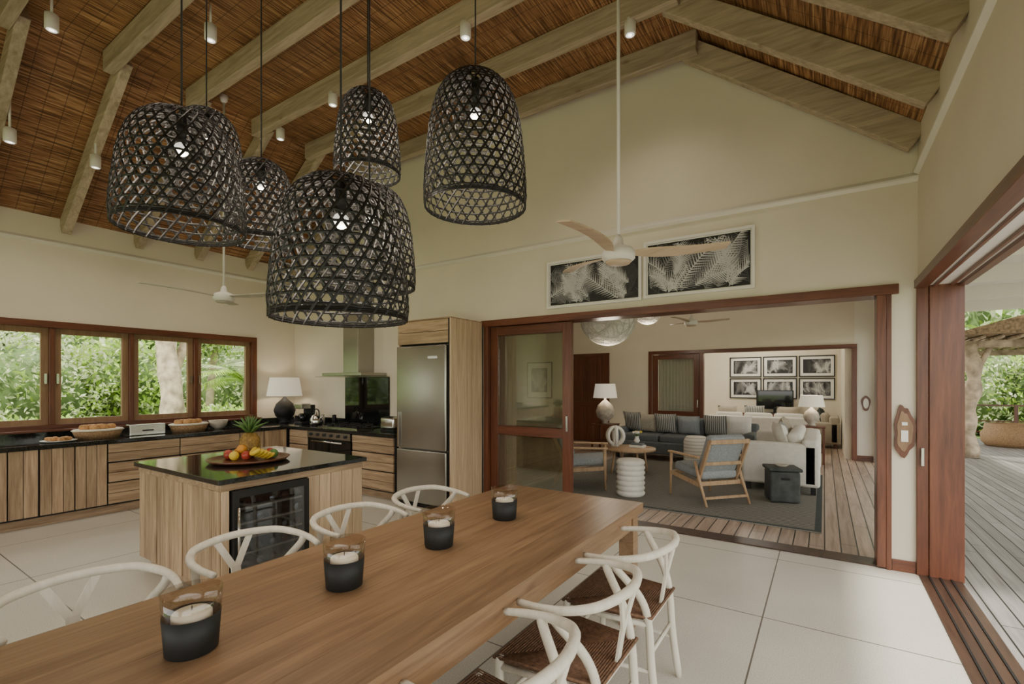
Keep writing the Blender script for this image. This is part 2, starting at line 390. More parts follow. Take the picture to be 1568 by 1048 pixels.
# ------------------------------------------------------------------ kitchen
def planks(mb,ax,f,sg,a0,a1,z0,z1,vert,pw,mat,th=.02):
    if vert: n=max(1,round((a1-a0)/pw)); L=a1-a0
    else: n=max(1,round((z1-z0)/pw)); L=z1-z0
    for i in range(n):
        t=th+random.random()*.008; lo=i*L/n+.0025; hi=(i+1)*L/n-.0025
        if vert: A0,A1,Z0,Z1=a0+lo,a0+hi,z0,z1
        else: A0,A1,Z0,Z1=a0,a1,z0+lo,z0+hi
        f0,f1=sorted((f,f+sg*t))
        if ax=='y': mb.box((f0,A0,Z0),(f1,A1,Z1),mat)
        else: mb.box((A0,f0,Z0),(A1,f1,Z1),mat)
CX=-6.87
m=MB('kitchen_counter')
m.box((XL+.01,-2.5,0.0),(CX-.05,YB-.01,.10),CABH)
m.box((XL+.01,-2.5,.10),(CX,YB-.01,.82),BLACK)
m.box((XL+.005,-2.5,.82),(CX+.05,YB-.005,.86),GRAN)
edges=[(-2.5,-1.9,1),(-1.9,-1.3,1),(-1.3,-.7,1),(-.7,0,0),(0,.5,1),(.5,1.0,1),(1.0,1.46,1),(1.46,2.03,1),(2.03,2.76,0),(2.76,3.5,0),(3.5,4.2,1)]
for a,b,v in edges:
    if v:
        mid=(a+b)/2
        planks(m,'y',CX,1,a+.006,mid-.003,.12,.81,True,.1,CAB); planks(m,'y',CX,1,mid+.003,b-.006,.12,.81,True,.1,CAB)
    else:
        for z0,z1 in ((.12,.36),(.37,.59),(.60,.81)): planks(m,'y',CX+(.02 if z0==.37 else 0),1,a+.006,b-.006,z0,z1,False,.12,CABH)
m.done(.003)
m=MB('stove_counter')
m.box((CX+.05,4.25,.10),(-4.53,YB-.01,.82),BLACK); m.box((CX+.05,4.30,0),(-4.53,YB-.01,.10),CABX)
m.box((CX+.05,4.21,.82),(-4.53,YB-.005,.86),GRAN)
for a,b in ((CX+.05,-6.36),(-5.36,-4.56)):
    for z0,z1 in ((.12,.36),(.37,.59),(.60,.81)): planks(m,'x',4.25,-1,a,b,z0,z1,False,.12,CABX)
planks(m,'x',4.25,-1,-6.35,-5.37,.12,.22,False,.1,CABX)
m.done(.003)
m=MB('trim_upstand'); m.box((XL+.002,-2.5,.86),(XL+.025,YB-.03,.93),GRAN); m.box((XL+.03,YB-.025,.86),(-6.37,YB-.002,.95),GRAN); m.box((-5.35,YB-.025,.86),(-4.53,YB-.002,.95),GRAN); m.done()
m=MB('oven'); m.box((-6.34,4.215,.235),(-5.38,4.249,.815),BGLASS); m.box((-6.34,4.205,.72),(-5.38,4.215,.815),STEEL)
m.cyl((-6.2,4.18,.68),(-5.52,4.18,.68),.012,STEELB); m.cyl((-6.15,4.215,.68),(-6.15,4.18,.68),.008,STEELB); m.cyl((-5.57,4.215,.68),(-5.57,4.18,.68),.008,STEELB)
for i in range(6): m.cyl((-6.25+i*.155,4.205,.77),(-6.25+i*.155,4.185,.77),.02,BLACK)
m.done()
m=MB('gas_hob'); m.box((-6.3,4.35,.861),(-5.42,4.80,.875),STEELB)
for i in range(3):
    for j in range(2):
        x=-6.14+i*.28;y=4.46+j*.22
        m.lathe([(.05,0),(.045,.02),(.02,.025)],(x,y,.875),BLACK,12); m.seg((x-.1,y,.91),(x+.1,y,.91),.01,.01,BLACK); m.seg((x,y-.1,.91),(x,y+.1,.91),.01,.01,BLACK)
        for a,b in ((-.1,0),(.1,0),(0,.1),(0,-.1)): m.box((x+a-.005,y+b-.005,.875),(x+a+.005,y+b+.005,.91),BLACK)
m.done()
m=MB('backsplash'); m.box((-6.36,YB-.02,.862),(-5.36,YB-.001,1.60),BGLASS); m.done()
m=MB('range_hood'); m.box((-6.04,4.60,1.66),(-5.70,YB-.005,3.08),STEEL); m.box((-6.3,4.42,1.615),(-5.42,YB-.005,1.66),STEEL)
m.box((-6.38,4.36,1.60),(-5.34,YB-.03,1.612),GLASSD); m.done(.004)
m=MB('fridge_cabinet')
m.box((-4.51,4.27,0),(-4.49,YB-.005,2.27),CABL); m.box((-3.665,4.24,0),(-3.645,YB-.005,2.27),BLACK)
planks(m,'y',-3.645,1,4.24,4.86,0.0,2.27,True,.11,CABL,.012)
m.box((-4.49,4.30,1.975),(-3.665,YB-.005,2.27),BLACK); planks(m,'x',4.27,-1,-4.50,-3.66,1.985,2.27,False,.14,CABX)
m.box((-4.51,4.24,2.27),(-3.63,YB-.04,2.285),CABX)
m.done(.003)
m=MB('refrigerator'); m.box((-4.485,4.27,.02),(-3.67,4.88,1.965),STEEL)
m.rbox((-4.0775,4.235,1.335),(.81,.06,1.25),.015,STEEL); m.rbox((-4.0775,4.235,.375),(.81,.06,.64),.015,STEEL)
m.box((-4.48,4.24,.0),(-3.68,4.27,.05),BLACK)
m.box((-4.44,4.185,.73),(-4.42,4.20,1.15),STEELB); m.box((-4.44,4.2,.74),(-4.42,4.21,.76),STEELB); m.box((-4.44,4.2,1.12),(-4.42,4.21,1.14),STEELB)
m.box((-3.95,4.202,1.80),(-3.80,4.206,1.83),STEELB); m.done()
m=MB('kitchen_island'); IX0,IX1,IY0,IY1=-4.70,-3.37,1.60,2.76
m.box((IX0+.06,IY0+.06,0),(IX1-.06,IY1-.06,.09),CABH); m.box((IX0+.02,IY0+.02,.09),(IX1-.02,IY1-.02,.82),BLACK)
m.box((IX0-.03,IY0-.03,.825),(IX1+.03,IY1+.03,.86),GRAN)
m.box((IX0-.005,IY0-.005,.775),(IX1+.005,IY1+.005,.825),CABH)
planks(m,'x',IY0+.02,-1,IX0,IX1,.09,.775,True,.11,CAB); planks(m,'x',IY1-.02,1,IX0,IX1,.09,.775,True,.11,CAB)
planks(m,'y',IX0+.02,-1,IY0,IY1,.09,.775,True,.11,CAB)
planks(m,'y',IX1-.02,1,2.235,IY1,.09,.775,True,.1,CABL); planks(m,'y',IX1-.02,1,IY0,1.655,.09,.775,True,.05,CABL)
m.done(.003)
m=MB('wine_cooler'); xw=IX1+.01
m.box((xw-.02,1.665,.10),(xw,2.225,.77),BLACK); 
for a,b,c,d in ((1.665,1.70,.10,.77),(2.19,2.225,.10,.77),(1.70,2.19,.10,.14),(1.70,2.19,.72,.77)): m.box((xw,a,c),(xw+.03,b,d),BLACK)
for i in range(5):
    z=.21+i*.105; m.box((xw+.001,1.71,z),(xw+.008,2.18,z+.014),BLADE)
    for j in range(5): m.cyl((xw+.001,1.76+j*.095,z+.044),(xw+.012,1.76+j*.095,z+.044),.026,(BLACK,STEELB,MAH)[(i*2+j)%3],n=10)
m.box((xw+.024,1.70,.14),(xw+.027,2.19,.72),thin_glass('cooler_glass',(.62,.66,.72),.10))
m.cyl((xw+.055,1.685,.2),(xw+.055,1.685,.66),.009,STEELB); m.box((xw+.03,1.68,.2),(xw+.055,1.69,.21),STEELB); m.box((xw+.03,1.68,.65),(xw+.055,1.69,.66),STEELB)
m.done()
m=MB('fruit_tray',(-4.0,2.12,.86)); m.lathe([(.20,0),(.29,.012),(.31,.03),(.29,.03),(.27,.018),(.01,.016)],(0,0,0),MAH,32)
m.lathe([(.03,0),(.068,.03),(.082,.09),(.077,.16),(.05,.20),(.02,.21)],(-.06,.04,.02),PINE,16)
for i in range(26):
    a=i*2.4; k=i/26; L=.19-.05*k; t=1.0-.95*k; b=Vector((-.06,.04,.215+.02*k)); d=Vector((math.cos(a)*math.sin(t),math.sin(a)*math.sin(t),math.cos(t)))
    m.tube([b,b+d*L*.5+Vector((0,0,.01)),b+d*L+Vector((0,0,-.02*(1-k)))],[.014,.011,.001],GREEN,4)
for j in range(5):
    o=Vector((.12+.01*j,.10-.035*j,.035+.012*j)); m.tube(crom([o+Vector((-.09,.06,.03)),o+Vector((-.04,0,0)),o+Vector((.03,-.03,0)),o+Vector((.1,-.01,.035))],4),[.006]+[.018]*11+[.006],YEL,7)
for x,y,z,M_ in ((-.17,.0,.055,ORG),(-.15,-.09,.055,RED),(-.08,-.12,.055,RED),(0,-.12,.055,YEL),(.05,-.05,.055,RED),(-.02,-.05,.10,ORG),(.12,.14,.055,GREEN),(.03,.16,.055,RED)): m.ball((x,y,z),.038,M_,12)
m.done()
def basket(loc,rz):
    m=MB('bread_basket',loc,rz); m.lathe([(.14,0),(.17,.09),(.18,.09),(.15,.0)],(0,0,0),RATT,20,True,1.3,.8)
    m.lathe([(.16,.07),(.19,.10),(.17,.115),(.1,.09)],(0,0,0),LINEN,20,True,1.3,.8)
    for x,y in ((-.12,.02),(-.04,-.04),(.04,-.02),(.12,.02),(.03,.06),(-.05,.05)): m.rbox((x,y,.13),(.10,.07,.07),.03,BREAD,RZ(x*5))
    return m.done()
basket((-7.15,2.03,.86),1.5); basket((-7.15,2.99,.86),1.6)
m=MB('bread_bin',(-7.2,2.50,.86),pi/2); m.prism([(-.12,0),(.12,0),(.12,.05),(.08,.11),(0,.135),(-.12,.135)],-.19,.19,'x',STEELB); m.cyl((-.06,-.125,.06),(.06,-.125,.06),.008,BLACK); m.done(.01)
m=MB('mixing_bowl',(-7.15,3.36,.86)); m.lathe([(.04,0),(.10,.06),(.12,.13),(.112,.13),(.09,.06),(.02,.012)],(0,0,0),CERAM,24); m.done()
m=MB('serving_plate',(-7.05,1.66,.86)); m.lathe([(.08,0),(.15,.015),(.155,.02),(.08,.008)],(0,0,0),WHITE,24)
for i in range(6): m.rbox((.07*math.cos(i),.07*math.sin(i*1.1),.035),(.08,.05,.04),.018,BREAD,RZ(i))
m.done()
m=MB('kettle',(-6.55,4.5,.86)); m.lathe([(.085,0),(.10,.03),(.095,.10),(.05,.16),(.012,.175),(.012,.20),(.004,.205)],(0,0,0),STEELB,24)
m.tube(crom([(-.07,0,.13),(-.06,0,.22),(0,0,.25),(.06,0,.22),(.07,0,.13)],4),.009,BLACK,8); m.cyl((.08,0,.08),(.15,0,.15),.018,STEELB,.010); m.done()
m=MB('toaster',(-4.95,4.55,.86)); m.rbox((0,0,.10),(.28,.17,.18),.04,STEELB); m.box((-.10,-.035,.19),(.10,-.015,.193),BLACK); m.box((-.10,.015,.19),(.10,.035,.193),BLACK); m.box((-.13,-.08,0),(.13,.08,.02),BLACK); m.cyl((.14,0,.12),(.16,0,.12),.015,BLACK); m.done()
m=MB('coffee_maker',(-7.0,4.6,.86)); m.box((-.10,-.12,0),(.10,.12,.03),BLACK); m.box((-.10,.04,.03),(.10,.12,.30),BLACK); m.box((-.10,-.12,.24),(.10,.04,.32),STEEL); m.lathe([(.05,0),(.065,.05),(.06,.11),(.045,.13)],(0,-.04,.035),BGLASS,16); m.done(.006)
for i,x in enumerate((-6.74,-6.44,-4.68)):
    m=MB('storage_jar',(x,4.74,.86)); m.lathe([(.035,0),(.038,.10),(.03,.12),(.032,.15),(.005,.155)],(0,0,0),(CERAM,BLACK,BLACK)[i],14); m.done()
m=MB('wall_socket',(-5.0,YB-.002,1.22)); m.box((-.07,-.01,-.04),(.07,0,.04),WHITE); m.box((-.05,-.013,-.02),(-.01,-.01,.02),STEELB); m.box((.01,-.013,-.02),(.05,-.01,.02),STEELB); m.done()
def tlamp(loc,h,sr,bm,sh=.22,e=6):
    m=MB('table_lamp',loc); b=h-sh
    m.lathe([(.07,0),(.08,.015),(.05,.03),(b*.30,b*.25),(b*.36,b*.45),(b*.28,b*.68),(b*.1,b*.85),(.025,b*.9),(.018,b+.03)],(0,0,0),bm,24)
    m.lathe([(sr,b-.02),(sr*.82,h-.02)],(0,0,0),SHADE,28,False); m.cyl((0,0,b),(0,0,b+.08),.012,STEELB); m.ball((0,0,b+.1),.03,BULB,10)
    o=m.done(); plight('lamp_bulb',(loc[0],loc[1],loc[2]+b+.1),e,.04,parent=o)
tlamp((-7.4,4.5,.861),.76,.27,BLACK,.30,8)
# ------------------------------------------------------------------ dining table
m=MB('dining_table',(-1.46,1.15,0)); hw=.505; y0,y1=-1.9,1.82
for i in range(5): 
    w=2*hw/5; m.box((-hw+i*w+(.0012 if i else 0),y0,.695),(-hw+(i+1)*w,y1,.75),TABLE)
m.box((-hw+.03,y0+.05,.60),(-hw+.055,y1-.05,.695),TABLE); m.box((hw-.055,y0+.05,.60),(hw-.03,y1-.05,.695),TABLE)
m.box((-hw+.055,y1-.075,.60),(hw-.055,y1-.05,.695),TABLE); m.box((-hw+.055,y0+.05,.60),(hw-.055,y0+.075,.695),TABLE)
for x in (-hw+.02,hw-.11):
    for y in (y0+.04,y1-.13): m.box((x,y,0),(x+.09,y+.09,.695),TABLE)
m.done()
def candle(x,y):
    m=MB('candle_holder',(x,y,.75))
    m.lathe([(.060,0),(.065,.004),(.072,.105),(.070,.105),(.062,.02),(.001,.018)],(0,0,0),BLACK,32)
    m.lathe([(.0715,.105),(.0765,.170),(.0745,.170),(.0695,.105)],(0,0,0),CGLASS,32,False)
    m.lathe([(.050,.0),(.050,.085),(.046,.09),(.001,.092)],(0,0,.02),WAX,24); m.cyl((0,0,.105),(0,0,.125),.0015,BLACK,n=5)
    m.done()
for y in (2.20,1.66,1.14,.63): candle(-1.49,y)
# ------------------------------------------------------------------ wishbone chairs
def chair():
    m=MB('dining_chair',(-.85,2.32,0),pi/2)
    rail=crom([(.245,.10,.69),(.262,.0,.70),(.250,-.11,.712),(.18,-.205,.728),(.0,-.250,.735),(-.18,-.205,.728),(-.250,-.11,.712),(-.262,.0,.70),(-.245,.10,.69)],6)
    n=len(rail); m.tube(rail,[.013+.006*math.sin(pi*i/(n-1)) for i in range(n)],CHW,8)
    for s in (-1,1):
        m.tube([(s*.225,.20,0),(s*.225,.20,.25),(s*.225,.20,.45)],[.012,.018,.018],CHW,10)
        m.tube(crom([(s*.185,-.23,0),(s*.18,-.20,.22),(s*.178,-.185,.42),(s*.20,-.15,.54),(s*.25,-.06,.66),(s*.258,-.04,.70)],5),[.012]+[.018]*24+[.013],CHW,10)
        m.tube([(s*.225,.20,.41),(s*.18,-.19,.41)],.013,CHW,8); m.tube([(s*.225,.19,.20),(s*.182,-.19,.20)],.010,CHW,8)
        m.seg((s*.0,-.214,.57),(s*.08,-.238,.722),.030,.010,CHW,(0,1,0))
    m.tube([(-.225,.20,.43),(.225,.20,.43)],.013,CHW,8); m.tube([(-.18,-.19,.43),(.18,-.19,.43)],.013,CHW,8)
    m.tube([(-.225,.20,.27),(.225,.20,.27)],.010,CHW,8); m.tube([(-.18,-.19,.27),(.18,-.19,.27)],.010,CHW,8)
    m.seg((0,-.19,.43),(0,-.216,.59),.045,.010,CHW,(0,1,0))
    K=20
    for i in range(K):
        t=i/K; z=.447-.016*t
        c=Vector((0,.01,z)); q=[Vector((-.24,.215,z)),Vector((.24,.215,z)),Vector((.19,-.205,z)),Vector((-.19,-.205,z))]
        q=[c+(p-c)*(1-t) for p in q]
        m.tube(q,.0068,CORD,5,True)
    m.prism([(-.22,.19),(.22,.19),(.17,-.18),(-.17,-.18)],.422,.430,'z',CORD)
    return m.done()
ch=chair()
for y in (1.74,1.16,.58): inst(ch,'dining_chair',(-.85,y,0),pi/2)
for y in (2.47,1.86,1.24,.62): inst(ch,'dining_chair',(-2.25,y,0),-pi/2)
# ------------------------------------------------------------------ pendants
def shade(name,R,H,n):
    m=MB(name); pr=[(.985,0),(1,.10),(.985,.25),(.945,.42),(.90,.58),(.83,.72),(.72,.84),(.55,.925),(.34,.975),(.13,1.0)]
    pts=crom([(a*R,0,b*H) for a,b in pr],6); S=[0]
    for i in range(1,len(pts)): S.append(S[-1]+(pts[i]-pts[i-1]).length)
    T=S[-1]
    def at(s):
        s=max(0,min(T,s))
        for i in range(1,len(S)):
            if s<=S[i]+1e-9:
                k=(s-S[i-1])/(S[i]-S[i-1]); return pts[i-1].lerp(pts[i],k)
        return pts[-1]
    def P(s,th,off=0):
        q=at(s); q2=at(s+.003);q1=at(s-.003); tn=(q2-q1).normalized(); nr=Vector((tn.z,0,-tn.x))
        q=q+nr*off; e=Vector((math.cos(th),math.sin(th),0))
        return Vector((q.x*e.x,q.x*e.y,q.z)), Vector((nr.x*e.x,nr.x*e.y,nr.z))
    def ribbon(path,w,th,closed=False):
        L=len(path); vs=[];fs=[]
        for i,(p,nn) in enumerate(path):
            a=path[(i-1)%L][0] if (closed or i) else p; b=path[(i+1)%L][0] if (closed or i<L-1) else p
            d=(b-a).normalized(); sd=d.cross(nn).normalized()
            vs+=[p+sd*w/2,p+nn*th,p-sd*w/2,p-nn*th]
        M_=L if closed else L-1
        for i in range(M_):
            for j in range(4): fs.append([i*4+j,i*4+(j+1)%4,((i+1)%L)*4+(j+1)%4,((i+1)%L)*4+j])
        m.add(vs,fs,BLACKW)
    Rm=R*.90; al=.577/Rm; h=pi*Rm/(.577*n); w=.0100; th=.002
    rn=random.Random(n)
    for k in range(n):
        for sg in (-1,1):
            j0=rn.uniform(-.02,.02)
            ribbon([P(T*i/34,2*pi*k/n+j0+sg*al*T*i/34,sg*.0022+.0012*math.sin(i*2.1+k)) for i in range(35)],w,th)
    s=h*.5
    while s<T*.99:
        ph=rn.uniform(0,6); ribbon([P(s+.003*math.sin(2*pi*j/30+ph)+.0015*math.sin(j*2.3+s*90),2*pi*j/60,.002*math.sin(j*1.7)) for j in range(60)],w,th,True); s+=h*(1 if s<T*.70 else .5)
    for s in (.004,.012): ribbon([P(s,2*pi*j/48) for j in range(48)],.010,.004,True)
    for s in (T*.86,T*.90,T*.93,T*.96,T*.985): ribbon([P(s,2*pi*j/32) for j in range(32)],.016,.003,True)
    return m,T
def pend(x,y,zb,R,H,n,e=9):
    m,T=shade('pendant_lamp',R,H,n); m.loc=(x,y,zb)
    m.cyl((0,0,H-.02),(0,0,H*.76),.020,BLACK,n=12); m.ball((0,0,H*.76-.036),.030,BULB,14)
    m.cyl((0,0,H-.02),(0,0,4.81-zb),.004,BLACK,n=6); m.lathe([(.05,0),(.05,.02)],(0,0,4.81-zb),WHITE,16)
    o=m.done(); plight('pendant_bulb',(x,y,zb+H*.76-.13),e,.05,parent=o)
pend(-2.424,.983,2.19,.255,.53,30)
pend(-3.25,1.457,2.72,.21,.50,26)
pend(-2.716,1.509,2.31,.185,.48,24)
pend(-1.526,1.152,1.74,.248,.54,30)
pend(-1.834,1.548,1.96,.215,.50,26)
pend(-2.162,1.812,2.68,.18,.48,24)
pend(-1.499,1.947,2.40,.26,.69,30)
# ------------------------------------------------------------------ ceiling fans
def fan(x,y,z,zt,ang,bm,R=.72,tilt=.3):
    m=MB('ceiling_fan',(x,y,z)); m.cyl((0,0,.05),(0,0,zt-z-.02),.012,WHITE,n=10); m.lathe([(.05,0),(.035,-.06),(.015,-.08)],(0,0,zt-z),WHITE,16)
    m.lathe([(.013,.13),(.03,.10),(.035,.06),(.095,.035),(.11,.01),(.11,-.03),(.09,-.05)],(0,0,0),WHITE,28); m.lathe([(.088,-.05),(.075,-.065),(.01,-.07)],(0,0,0),bm,28)
    for k in range(3):
        a=ang+k*2*pi/3; n=14; vs=[];fs=[]
        for i in range(n+1):
            t=i/n; r=.09+t*(R-.09); w=.05+.085*math.sin(min(1,t*2.2)*pi/2)*(1-.5*t) ; sw=.05*math.sin(t*pi)-.02
            z0=.0+.03*t; tw=tilt*(1-t*.5)
            for e,dz in ((-1,0),(1,0),(1,.010),(-1,.010)):
                yy=sw+e*w/2; vs.append(RZ(a)@Vector((r,yy,z0+e*w/2*tw+dz)))
        for i in range(n):
            for j in range(4): fs.append([i*4+j,i*4+(j+1)%4,(i+1)*4+(j+1)%4,(i+1)*4+j])
        fs.append([0,1,2,3]); fs.append([n*4+3-j for j in range(4)]); m.add(vs,fs,bm,False)
    return m.done()
fan(-1.155,3.07,2.37,4.82,math.radians(27),BLADE,.70,-.30)
fan(-5.79,2.78,2.50,4.82,math.radians(33.2-126),plain('fan_blade_grey',(.50,.46,.39),.5),.80,-.15)
def spot(x,y,z,zt):
    m=MB('ceiling_spotlight',(x,y,z)); m.lathe([(.042,-.13),(.048,-.125),(.048,0),(.03,.01)],(0,0,0),WHITE,18); m.lathe([(.036,-.1305),(.001,-.1305)],(0,0,0),BULB,16); m.cyl((0,0,0),(0,0,zt-z),.010,WHITE,n=8)
    o=m.done(); 
    l=bpy.data.lights.new('spot_bulb','SPOT'); l.energy=30; l.spot_size=2.4; l.spot_blend=.9; l.shadow_soft_size=.06; l.color=(1,.88,.72)
    q=link(bpy.data.objects.new('spot_bulb',l)); q.parent=o; q.location=(0,0,-.15)
for x,y in ((-2.61,3.25),(-4.44,3.25),(-4.5,2.05),(-1.40,4.0),(-5.6,3.35),(-5.5,1.25),(-3.0,.9)): spot(x,y,4.64,4.825)
for x,y in ((-6.6,1.91-.06),(-6.6,1.2),(-6.6,3.28)): spot(x,y,3.97,4.3)
# ------------------------------------------------------------------ wall art (palm-frond prints)
def fronds(m,a,b,y,seed,n):
    r=random.Random(seed); lay=0
    for k in range(n):
        bx=r.uniform(-a*1.1,a*1.1); bz=r.uniform(-b*1.3,-b*.2); an=r.uniform(.5,2.6); L=r.uniform(.9,1.8)*b*1.4; cv=r.uniform(-1.2,1.2)
        ink=INK[1] if k<n*.35 else (INK[2] if k<n*.7 else INK[3]); y0=y-.0003*k
        p=Vector((bx,bz)); seg=20
        for i in range(seg):
            aa=an+cv*i/seg; d=Vector((math.cos(aa),math.sin(aa))); p2=p+d*L/seg; nn=Vector((-d.y,d.x))
            ll=.55*b*math.sin(.35+2.6*i/seg); wd=.018*(b/.25)
            for sg in (-1,1):
                q=p+(nn*sg*.85+d*.6)*ll*r.uniform(.8,1.1)
                w=d*wd*r.uniform(.3,.6)
                pts=[p-w,p+w,q]
                if all(abs(t.x)<a and abs(t.y)<b for t in pts): m.add([(t.x,y0,t.y) for t in pts],[(0,1,2)],ink)
            if abs(p.x)<a and abs(p.y)<b and abs(p2.x)<a and abs(p2.y)<b:
                w=nn*.004*(b/.25); m.add([((t).x,y0-.0001,(t).y) for t in (p-w,p+w,p2+w,p2-w)],[(0,1,2,3)],ink)
            p=p2
def frame(x0,x1,z0,z1,y,seed,fw=.03,fm=WHITE,matw=.03,n=36):
    m=MB('framed_picture',((x0+x1)/2,y,(z0+z1)/2)); a=(x1-x0)/2;b=(z1-z0)/2
    for q in (((-a,-.035,-b),(-a+fw,0,b)),((a-fw,-.035,-b),(a,0,b)),((-a+fw,-.035,-b),(a-fw,0,-b+fw)),((-a+fw,-.035,b-fw),(a-fw,0,b))): m.box(q[0],q[1],fm)
    m.box((-a+fw,-.008,-b+fw),(a-fw,-.003,b-fw),WHITE); m.box((-a+fw+matw,-.010,-b+fw+matw),(a-fw-matw,-.008,b-fw-matw),INK[0])
    fronds(m,a-fw-matw,b-fw-matw,-.0104,seed,n); m.done()
frame(-2.70,-1.585,2.37,2.91,YB-.002,1,.026,WHITE,.012,44); frame(-1.56,-.53,2.38,2.96,YB-.002,2,.026,WHITE,.012,44)
def gdoor(name,x0,x1,y,z1,st=.11,mid=.92,glass=GLASSD):
    m=MB(name); m.box((x0,y-.02,.015),(x0+st,y+.02,z1),MAH); m.box((x1-st,y-.02,.015),(x1,y+.02,z1),MAH)
    m.box((x0+st,y-.02,.015),(x1-st,y+.02,.17),MAHX); m.box((x0+st,y-.02,z1-.11),(x1-st,y+.02,z1),MAHX); m.box((x0+st,y-.02,mid-.055),(x1-st,y+.02,mid+.055),MAHX)
    m.box((x0+st,y-.004,.17),(x1-st,y+.004,mid-.055),glass); m.box((x0+st,y-.004,mid+.055),(x1-st,y+.004,z1-.11),glass)
    m.box((x1-.06,y-.045,.95),(x1-.035,y-.02,1.13),STEELB); return m.done(.004)
gdoor('door_1',-3.55,-2.42,YB+.05,2.215)
gdoor('door_2',-3.50,-2.45,YB+.14,2.215)
m=MB('carved_plaque',(.535,YB-.004,1.13))
pts=[]
for i in range(28):
    t=2*pi*i/28; r=1+.10*math.sin(3*t+1)+.06*math.sin(7*t); pts.append((.068*math.cos(t)*r*(1-.25*math.sin(t)),.20*math.sin(t)*r))
m.prism(pts,-.022,0,'y',MAH); m.prism([(x*.72,z*.76) for x,z in pts],-.028,-.022,'y',SASH); m.box((-.022,-.034,-.09),(.022,-.028,0),WHITE); m.box((-.018,-.034,.04),(.018,-.028,.065),WHITE); m.done()
# ------------------------------------------------------------------ living room
YL=11.5
m=MB('wall_living_back'); m.box((-8.2,YL,0),(-3.49,YL+.15,3.4),WALL); m.box((-3.49,YL,2.27),(.5,YL+.15,3.4),WALL); m.box((.5,YL,0),(.87,YL+.15,3.4),WALLW); m.done()
m=MB('wall_living_left'); m.box((-8.2,YB+.2,0),(-8.0,YL,3.4),WALL); m.done()
m=MB('wall_living_right'); m.box((.80,YB+.2,2.45),(.87,YL,3.4),WALLW); m.box((.80,YB+.2,0),(.87,5.3,2.45),WALLW); m.box((.80,11.3,0),(.87,YL,2.45),WALLW); m.done()
m=MB('ceiling_living'); m.box((-8.2,YB+.2,3.4),(.87,YL+.15,3.5),WALLW); m.done()
m=MB('wall_tv_back'); m.box((-4.6,14.5,0),(.35,14.65,2.9),WALL); m.done()
m=MB('wall_tv_right'); m.box((.35,YL+.15,0),(.5,14.65,2.9),WALL); m.done()
m=MB('ceiling_tv'); m.box((-4.6,YL+.15,2.9),(.5,14.65,3.0),WALLW); m.done()
m=MB('trim_tv_opening'); m.box((-3.56,YL-.03,2.20),(.54,YL+.16,2.28),MAHX); m.box((-3.56,YL-.03,0),(-3.48,YL+.16,2.2),MAH); m.box((.46,YL-.03,0),(.54,YL+.16,2.2),MAH); m.box((-2.38,YL-.03,0),(-2.30,YL+.10,2.2),MAH); m.done(.004)
m=MB('baseboard_living'); m.box((.54,YL-.018,0),(.79,YL,.10),MAHX); m.box((-8,YL-.018,0),(-5.66,YL,.10),MAHX); m.box((-4.54,YL-.018,0),(-3.56,YL,.10),MAHX); m.done()
gdoor('door_3',-3.47,-2.39,YL+.04,2.19,.13,.8,GLASSD)
m=MB('curtain'); vs=[];fs=[];n=60
for i in range(n+1):
    x=-3.4+i*.95/n; y=YL+.28+.03*math.sin(i*1.3)
    vs+=[(x,y,.02),(x,y,2.3)]
for i in range(n): fs.append([2*i,2*i+1,2*i+3,2*i+2])
m.add(vs,fs,CREAM,True); m.done()
m=MB('door_4'); m.box((-5.64,YL-.04,0),(-5.56,YL-.002,2.28),MAH); m.box((-4.64,YL-.04,0),(-4.56,YL-.002,2.28),MAH); m.box((-5.56,YL-.04,2.20),(-4.64,YL-.002,2.28),MAHX)
for i in range(6): m.box((-5.56+i*.1535,YL-.025,.01),(-5.56+(i+1)*.1535-.004,YL-.002,2.20),MAH)
m.box((-5.56,YL-.032,.9),(-4.64,YL-.025,1.05),MAHX); m.done(.003)
k=3
for i in range(3):
    for j in range(2):
        x0=-2.2+i*.825; z0=1.10+j*.58; frame(x0,x0+.785,z0,z0+.55,14.498,k,.025,BLACK,.07,22); k+=1
m=MB('television',(-1.08,14.2,0)); m.rbox((0,0,1.08),(.86,.05,.50),.01,BLACK); m.box((-.40,-.027,.85),(.40,-.025,1.31),BGLASS); m.box((-.03,0,.74),(.03,.03,.85),BLACK); m.box((-.2,-.1,.725),(.2,.1,.745),BLACK); m.done()
m=MB('media_console',(-1.14,14.2,0)); m.box((-.7,-.22,.12),(.7,.22,.72),MAHX); m.box((-.69,-.23,.14),(-.01,-.22,.70),MAH); m.box((.01,-.23,.14),(.69,-.22,.70),MAH)
for x in (-.65,.6):
    for y in (-.2,.15): m.box((x,y,0),(x+.05,y+.05,.12),MAH)
m.done(.004)
m=MB('wall_shell',(.68,YL-.002,1.12)); m.prism([(.07*math.cos(2*pi*i/20)*(1+.15*math.sin(3*2*pi*i/20)),.15*math.sin(2*pi*i/20)) for i in range(20)],-.03,0,'y',MAH); m.prism([(.045*math.cos(2*pi*i/16),.10*math.sin(2*pi*i/16)) for i in range(16)],-.04,-.03,'y',WHITE); m.done()
m=MB('rug'); m.box((-3.55,5.68,0),(-.02,9.25,.012),RUG)
m.box((-3.55,5.68,.012),(-.02,5.74,.0125),DARKF); m.box((-.08,5.74,.012),(-.02,9.25,.0125),DARKF); m.done()
